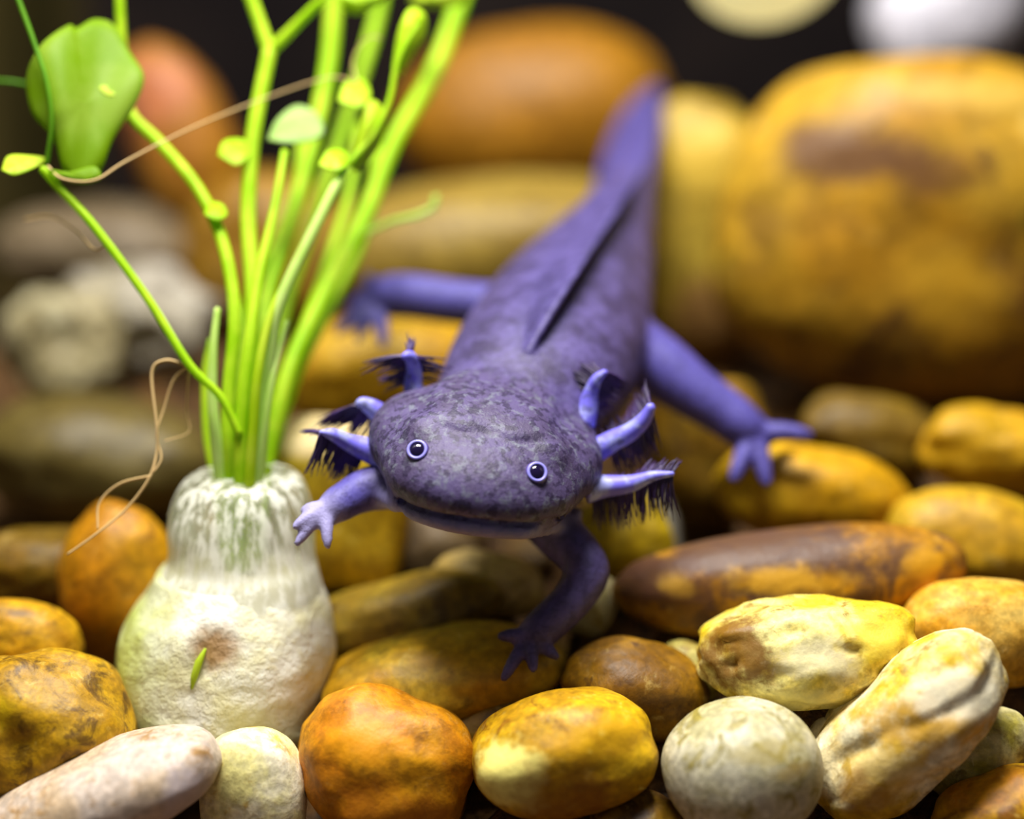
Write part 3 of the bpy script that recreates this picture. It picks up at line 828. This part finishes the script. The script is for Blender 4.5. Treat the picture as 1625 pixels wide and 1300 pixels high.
# bulb: outline rows (left px, right px, py)
rows = [(250, 500, 905), (232, 512, 935), (206, 524, 968), (192, 529, 1010), (186, 528, 1055), (192, 520, 1105), (206, 504, 1150), (236, 476, 1186), (290, 420, 1206)]
BD = 27.6
def lathe_rows(rows, n, segs, amp, freq, seed, dshift=0.0, flat=0.92):
    rs = catmull([tuple(map(float, r)) for r in rows], n)
    vs, fs = [], []
    for i, (l, r, y) in enumerate(rs):
        c = P((l + r) / 2, y, BD + dshift); rad = (r - l) / 2 * BD / FPX
        for s in range(segs):
            a = 2 * math.pi * s / segs
            dvec = CR * math.cos(a) + Vector((0, math.sin(a), 0)) * flat
            k = 1 + amp * noise.noise((c + dvec * rad) * freq + Vector((seed, 0, 0))) + amp * 0.5 * noise.noise((c + dvec * rad) * freq * 2.6)
            vs.append(c + dvec * (rad * k))
    for i in range(n):
        for s in range(segs):
            q = i * segs
            fs.append((q + s, q + segs + s, q + segs + (s + 1) % segs, q + (s + 1) % segs))
    return vs, fs, rs
vs, fs, rs = lathe_rows(rows, 48, 80, 0.035, 1.3, 4)
for end in (0, 1):
    i = 48 * end; l, r, y = rs[i]
    vs.append(P((l + r) / 2, y + (8 if end else -6), BD)); k = len(vs) - 1
    for s in range(80):
        a, b = i * 80 + s, i * 80 + (s + 1) % 80
        fs.append((k, a, b) if not end else (k, b, a))
# a dimple with a crease below it on the camera side
dim = P(326, 1030, BD - 1.55); crs = [P(320, 1060, BD - 1.5), P(305, 1110, BD - 1.45), P(300, 1150, BD - 1.3)]
bb = BVHTree.FromPolygons(vs, fs)
dim = bb.ray_cast(Vector((0, 0, CAMZ)), (P(334, 1032, 10) - Vector((0, 0, CAMZ))).normalized())[0]
crs = [bb.ray_cast(Vector((0, 0, CAMZ)), (P(qx, qy, 10) - Vector((0, 0, CAMZ))).normalized())[0] for qx, qy in ((316, 1070), (306, 1110), (300, 1145))]
out = []
axis = P(362, 1060, BD)
for v in vs:
    w = 0.07 * math.exp(-((v - dim).length / 0.3) ** 2)
    for q in crs: w += 0.10 * math.exp(-((v - q).length / 0.2) ** 2)
    inward = (axis - v); inward.z *= 0.2
    out.append(v + inward.normalized() * w)
m = NT('bulb_skin')
v = m.coords(100.0)
n1 = m.noise(v, 1.1, 5, 0.6); n2 = m.noise(v, 5.0, 6, 0.62)
c = m.mix(m.ramp(n1, 0.4, 0.66), lin((226, 224, 208)), lin((210, 204, 160)))
c = m.mix(m.math('MULTIPLY', m.ramp(n2, 0.56, 0.72), 0.5), c, lin((196, 180, 110)))
sx = m.new('ShaderNodeSeparateXYZ'); tc = m.new('ShaderNodeTexCoord'); m.l.new(tc.outputs['Object'], sx.inputs[0])
gx = m.ramp(sx.outputs['X'], -0.0175, -0.003, 1.0, 0.0)
c = m.mix(m.math('MULTIPLY', gx, m.ramp(n1, 0.2, 0.7, 0.6, 1.0)), c, lin((178, 194, 84)))
# brown scar where an old shoot came off
geo = m.new('ShaderNodeVectorMath'); geo.operation = 'DISTANCE'
m.l.new(tc.outputs['Object'], geo.inputs[0]); geo.inputs[1].default_value = (dim - ROOT_LOC[plant] + Vector((0.05, 0, 0.02))) * S
scar = m.ramp(m.math('ADD', geo.outputs['Value'], m.math('MULTIPLY', n2, 0.004)), 0.0036, 0.0075, 0.9, 0.0)
c = m.mix(scar, c, lin((138, 96, 22)))
m.set(Base_Color=c, Roughness=0.55)
m.bump(m.math('ADD', n1, n2), 0.5, 0.0015)
bulb = mesh_obj('bulb', out, fs, m.mat, plant)
tag(bulb, 'swollen white bulb, greenish on one side')
# small green shoot beside the scar
bb = BVHTree.FromPolygons(out, [f for f in fs])
def on_bulb(px, py, lift):
    loc, nor, i, dist = bb.ray_cast(Vector((0, 0, CAMZ)), (P(px, py, 10) - Vector((0, 0, CAMZ))).normalized())
    return loc + nor * lift if loc else P(px, py, BD - 1.6)
vs, fs = tube([on_bulb(304, 1094, -0.02), on_bulb(308, 1074, 0.02), on_bulb(316, 1050, 0.04), on_bulb(326, 1030, 0.02)], [0.03, 0.055, 0.06, 0.02], 8)
mesh_obj('shoot', vs, fs, G_YEL, plant)
# papery collar around the neck
crow = [(346, 432, 747), (312, 464, 751), (287, 484, 769), (272, 494, 800), (266, 499, 840), (268, 500, 880), (262, 504, 900), (240, 511, 934), (224, 516, 954)]
vs, fs, rs = lathe_rows(crow, 26, 80, 0.02, 1.5, 9)
m = NT('papery_skin')
v = m.coords((100.0, 100.0, 9.0))
n1 = m.noise(v, 6.5, 4, 0.6)
tc = m.new('ShaderNodeTexCoord'); sx = m.new('ShaderNodeSeparateXYZ'); m.l.new(tc.outputs['Object'], sx.inputs[0])
zb = (P(380, 940, BD) - ROOT_LOC[plant]).z * S; zt = (P(380, 800, BD) - ROOT_LOC[plant]).z * S
m.set(Base_Color=m.mix(m.ramp(n1, 0.4, 0.6), lin((206, 204, 176)), lin((236, 236, 220))), Roughness=0.4)
tp = m.new('ShaderNodeBsdfTransparent'); mx = m.new('ShaderNodeMixShader')
thin = m.math('MULTIPLY', m.ramp(n1, 0.38, 0.62, 0.80, 0.28), m.ramp(sx.outputs['Z'], zb, zt, 0.25, 1.0))
za = (P(380, 956, BD) - ROOT_LOC[plant]).z * S; zc = (P(380, 912, BD) - ROOT_LOC[plant]).z * S
thin = m.math('MAXIMUM', thin, m.ramp(sx.outputs['Z'], za, zc, 1.0, 0.0))
m.l.new(thin, mx.inputs[0]); m.l.new(m.bsdf.outputs[0], mx.inputs[1]); m.l.new(tp.outputs[0], mx.inputs[2])
m.l.new(mx.outputs[0], m.out.inputs['Surface'])
collar = mesh_obj('collar', vs, fs, m.mat, plant)
tag(collar, 'thin translucent papery collar round the stems')

def stem(pts, w0, w1, mat, name='stem', seg=12, n=None, parent=None):
    """pts (px, py, depth); widths in px"""
    n = n or 10 * (len(pts) - 1)
    c = [Vector(p) for p in catmull([tuple(P(*p)) for p in pts], n)]
    rr = [(w0 + (w1 - w0) * i / n) / 2 * 27.0 / FPX for i in range(n + 1)]
    vs, fs = tube(c, rr, seg)
    return mesh_obj(name, vs, fs, mat, parent or plant)
YB = 905
stem([(372, YB, 27.5), (352, 770, 27.3), (338, 650, 27.2), (338, 560, 27.2), (345, 490, 27.3)], 26, 10, G_PALE)
stem([(378, YB, 27.6), (366, 770, 27.3), (362, 640, 27.3), (372, 520, 27.4), (366, 440, 27.6), (345, 360, 27.9), (308, 290, 28.2), (252, 225, 28.6), (207, 178, 28.8), (196, 110, 28.8), (190, 0, 28.8), (188, -80, 28.8)], 24, 15, G_STEM)
s = stem([(388, YB, 27.7), (392, 770, 27.7), (398, 600, 27.8), (400, 450, 28.1), (394, 340, 28.5), (403, 210, 28.9), (428, 80, 29.3)], 28, 24, G_STEM)
stem([(428, 82, 29.3), (412, 35, 29.4), (386, -40, 29.5)], 24, 20, G_STEM, 'branch', parent=s)
stem([(428, 82, 29.3), (470, 40, 29.2), (530, -20, 29.0)], 20, 14, G_STEM, 'branch', parent=s)
stem([(392, YB, 28.0), (398, 770, 28.3), (416, 560, 28.8), (424, 470, 29.3), (456, 370, 30.0), (492, 240, 30.8), (522, 100, 31.5), (534, -60, 32.0)], 24, 32, G_STEM)
stem([(396, YB, 27.6), (408, 770, 27.4), (428, 560, 27.2), (448, 470, 27.2), (515, 330, 27.6), (548, 265, 28.0)], 24, 16, G_PALE)
stem([(548, 265, 28.0), (592, 215, 28.2), (618, 160, 28.3), (632, 95, 28.4), (662, 40, 28.5)], 12, 9, G_STEM)
stem([(400, YB, 27.8), (416, 770, 28.0), (455, 600, 28.6), (512, 470, 29.6), (578, 345, 30.6), (625, 225, 31.6), (690, 110, 32.6), (742, -30, 33.4)], 26, 34, G_STEM)
stem([(402, YB, 28.1), (420, 770, 28.5), (474, 590, 29.6), (545, 450, 30.8), (585, 350, 31.8), (600, 240, 32.6)], 20, 18, G_STEM)
stem([(384, YB, 28.0), (382, 770, 28.2), (380, 600, 28.8), (392, 480, 29.4), (440, 380, 30.2), (470, 290, 30.8), (478, 220, 31.2)], 20, 12, G_STEM)
stem([(398, YB, 27.3), (396, 780, 27.0), (402, 680, 26.9), (410, 590, 26.9), (430, 500, 27.1), (470, 420, 27.4), (500, 370, 27.6)], 20, 10, G_YEL)
stem([(366, YB, 27.9), (346, 770, 28.0), (330, 690, 28.1), (326, 600, 28.2), (334, 540, 28.3)], 26, 8, G_STEM)
stem([(386, YB, 27.4), (382, 770, 27.1), (384, 650, 27.0), (396, 540, 27.1), (410, 440, 27.4), (436, 330, 27.9), (452, 240, 28.4)], 26, 12, G_STEM)
stem([(404, YB, 28.2), (424, 770, 28.6), (440, 660, 29.0), (476, 540, 29.6), (526, 400, 30.6), (556, 300, 31.2), (570, 200, 31.8)], 24, 16, G_STEM)
stem([(394, YB, 27.5), (406, 780, 27.2), (418, 680, 27.1), (434, 590, 27.2), (456, 510, 27.5)], 24, 8, G_PALE)
stem([(390, YB, 28.4), (400, 770, 28.8), (436, 560, 29.8), (480, 400, 31.0), (540, 220, 32.4), (590, 60, 33.4), (612, -40, 33.8)], 24, 26, G_STEM)
stem([(380, 690, 26.9), (350, 630, 26.85), (300, 578, 26.8), (235, 475, 26.9), (150, 360, 27.0), (95, 300, 27.1), (68, 268, 27.1)], 13, 15, G_STEM)
stem([(578, 372, 30.4), (620, 352, 30.2), (660, 342, 30.2), (686, 330, 30.2), (692, 312, 30.2)], 9, 13, G_PALE)
stem([(18, -30, 27.2), (52, 62, 27.1), (74, 130, 27.0), (82, 195, 27.0), (74, 262, 27.1)], 9, 8, G_DARK)
stem([(-20, 128, 29.0), (20, 130, 29.0), (60, 138, 29.2)], 7, 6, G_DARK)

def leaf(center, outline, mat, d, bulge=0.25, name='leaf', tilt=(0, 0), ripple=0.02, label=None, base=None):
    """outline in px around centre; a curved blade with thickness"""
    pts = catmull([tuple(map(float, p)) for p in outline + [outline[0]]], len(outline) * 6)[:-1]
    m_, rings = len(pts), 8
    top = []
    for j in range(rings + 1):
        t = j / rings
        for i, q in enumerate(pts):
            x = center[0] + (q[0] - center[0]) * t; y = center[1] + (q[1] - center[1]) * t
            dd = d - bulge * (1 - t * t) + ripple * t * math.sin(i * 4 * 2 * math.pi / m_) + tilt[0] * (x - center[0]) / 100 + tilt[1] * (y - center[1]) / 100
            if base:
                an = math.atan2(x - base[0], base[1] - y + 30); ds = math.hypot(x - base[0], y - base[1])
                dd += 0.16 * math.sin(an * 9) * min(1, ds / 200)
            top.append(P(x, y, dd))
    th = 0.025
    vs = top + [v + CF * th for v in top]
    N = len(top); fs = []
    for j in range(rings):
        for i in range(m_):
            a, b = j * m_ + i, j * m_ + (i + 1) % m_
            c_, e = a + m_, b + m_
            fs.append((a, c_, e, b)); fs.append((N + a, N + b, N + e, N + c_))
    for i in range(m_):
        a, b = rings * m_ + i, rings * m_ + (i + 1) % m_
        fs.append((a, N + a, N + b, b))
    o = mesh_obj(name, vs, fs, mat, plant)
    if label: tag(o, label)
    return o
leaf((132, 165), [(128, 292), (100, 270), (84, 220), (50, 180), (42, 120), (66, 70), (108, 40), (122, 44), (150, 30), (182, 40), (206, 82), (228, 120), (215, 165), (180, 220), (160, 270)],
     G_LEAF, 27.4, 0.2, tilt=(0.3, -0.3), ripple=0.0, base=(122, 285), label='broad lobed leaf, yellow green at the rim')
leaf((176, 136), [(150, 132), (165, 120), (195, 124), (194, 146), (170, 152)], G_YEL, 27.6, 0.05, tilt=(0.3, -1.0))
leaf((30, 260), [(2, 270), (12, 248), (40, 246), (75, 252), (50, 268), (22, 278)], G_YEL, 27.1, 0.05, tilt=(0.3, -1.0))
leaf((136, 285), [(76, 268), (110, 272), (150, 264), (160, 284), (130, 292), (95, 284)], G_LEAF, 27.0, 0.08)
leaf((470, 202), [(424, 222), (440, 190), (470, 168), (500, 178), (514, 206), (498, 222), (460, 228)], G_LIGHT, 29.0, 0.1, tilt=(0, -1.2), label='small pale domed leaf')
leaf((582, 212), [(556, 262), (570, 205), (585, 160), (606, 170), (610, 210), (590, 250), (566, 272)], G_YEL, 28.3, 0.2, tilt=(0.4, 0))
leaf((560, 150), [(536, 160), (548, 130), (576, 126), (588, 150), (570, 172)], G_STEM, 28.8, 0.05, tilt=(0.3, -1.0))
leaf((648, 45), [(622, 110), (632, 50), (650, 14), (674, 22), (676, 56), (656, 88), (636, 120)], G_STEM, 28.8, 0.2, tilt=(0.5, 0))
leaf((575, 2), [(530, -10), (570, -28), (620, -20), (600, 8), (570, 22), (548, 18)], G_STEM, 29.5, 0.15)
leaf((690, -6), [(650, 2), (680, -30), (736, -20), (730, 6), (690, 12)], G_YEL, 31.5, 0.15)
leaf((372, 240), [(346, 246), (356, 224), (386, 222), (398, 240), (376, 262)], G_STEM, 28.6, 0.05, tilt=(0.3, -1.0))
leaf((340, 336), [(324, 340), (332, 322), (352, 324), (360, 340), (344, 350)], G_STEM, 27.8, 0.05, tilt=(0.3, -1.0))
leaf((530, 250), [(505, 262), (520, 238), (548, 240), (552, 262), (530, 272)], G_STEM, 27.9, 0.05, tilt=(0.3, -1.0))

def root(pts, w, name='root_thread'):
    o = stem(pts, w, w * 0.7, M_ROOT, name, 6)
    return o
root([(300, 580, 26.85), (262, 572, 26.8), (241, 592, 26.8), (248, 670, 26.7), (249, 716, 26.7), (236, 760, 26.6), (200, 808, 26.6), (152, 848, 26.5), (107, 880, 26.5)], 5)
root([(300, 580, 26.85), (276, 602, 26.9), (260, 650, 26.9), (248, 690, 26.8), (256, 728, 26.7), (236, 758, 26.6)], 4)
root([(240, 755, 26.6), (190, 768, 26.7), (158, 798, 26.7), (155, 840, 26.55)], 4)
root([(300, 580, 26.85), (296, 650, 27.1), (300, 685, 27.1), (262, 700, 26.9)], 3)
root([(74, 262, 27.1), (100, 284, 26.9), (150, 286, 26.9), (200, 256, 27.2), (300, 205, 27.8), (420, 156, 28.6), (520, 124, 28.9), (566, 130, 28.9)], 4)
root([(566, 130, 28.9), (560, 100, 29.0), (572, 70, 29.0), (592, 58, 29.0), (605, 62, 29.0)], 3)
root([(40, 348, 28.5), (80, 344, 28.2), (120, 366, 27.6), (150, 396, 27.2), (168, 388, 27.0)], 4)

# ------------------------------------------------------------------ cream rounded object hanging at the back
hang = [(1208, -66, 38.0), (1250, -200, 38.0)]
dirs, fcs = ico(5)
c = P(1215, -66, 38.0)
ax1 = (CR * math.cos(0.2) + CU * math.sin(0.2)); ax2 = (CU * math.cos(0.2) - CR * math.sin(0.2))
m = NT('cream_float')
v = m.coords(100.0)
m.set(Base_Color=m.mix(m.ramp(m.noise(v, 0.8, 3), 0.4, 0.6), lin((248, 244, 206)), lin((236, 238, 206))), Roughness=0.5)
tr = m.new('ShaderNodeBsdfTranslucent'); tr.inputs['Color'].default_value = lin((250, 246, 214))
mx = m.new('ShaderNodeMixShader'); mx.inputs[0].default_value = 0.75
m.l.new(m.bsdf.outputs[0], mx.inputs[1]); m.l.new(tr.outputs[0], mx.inputs[2]); m.l.new(mx.outputs[0], m.out.inputs['Surface'])
fl = mesh_obj('float', [c + ax1 * (q.x * 1.75) + ax2 * (q.z * 1.45) + CF * (q.y * 1.5) for q in dirs], fcs, m.mat, origin=c)
tag(fl, 'cream rounded float hanging above the stones in front of the dark back', 'float')
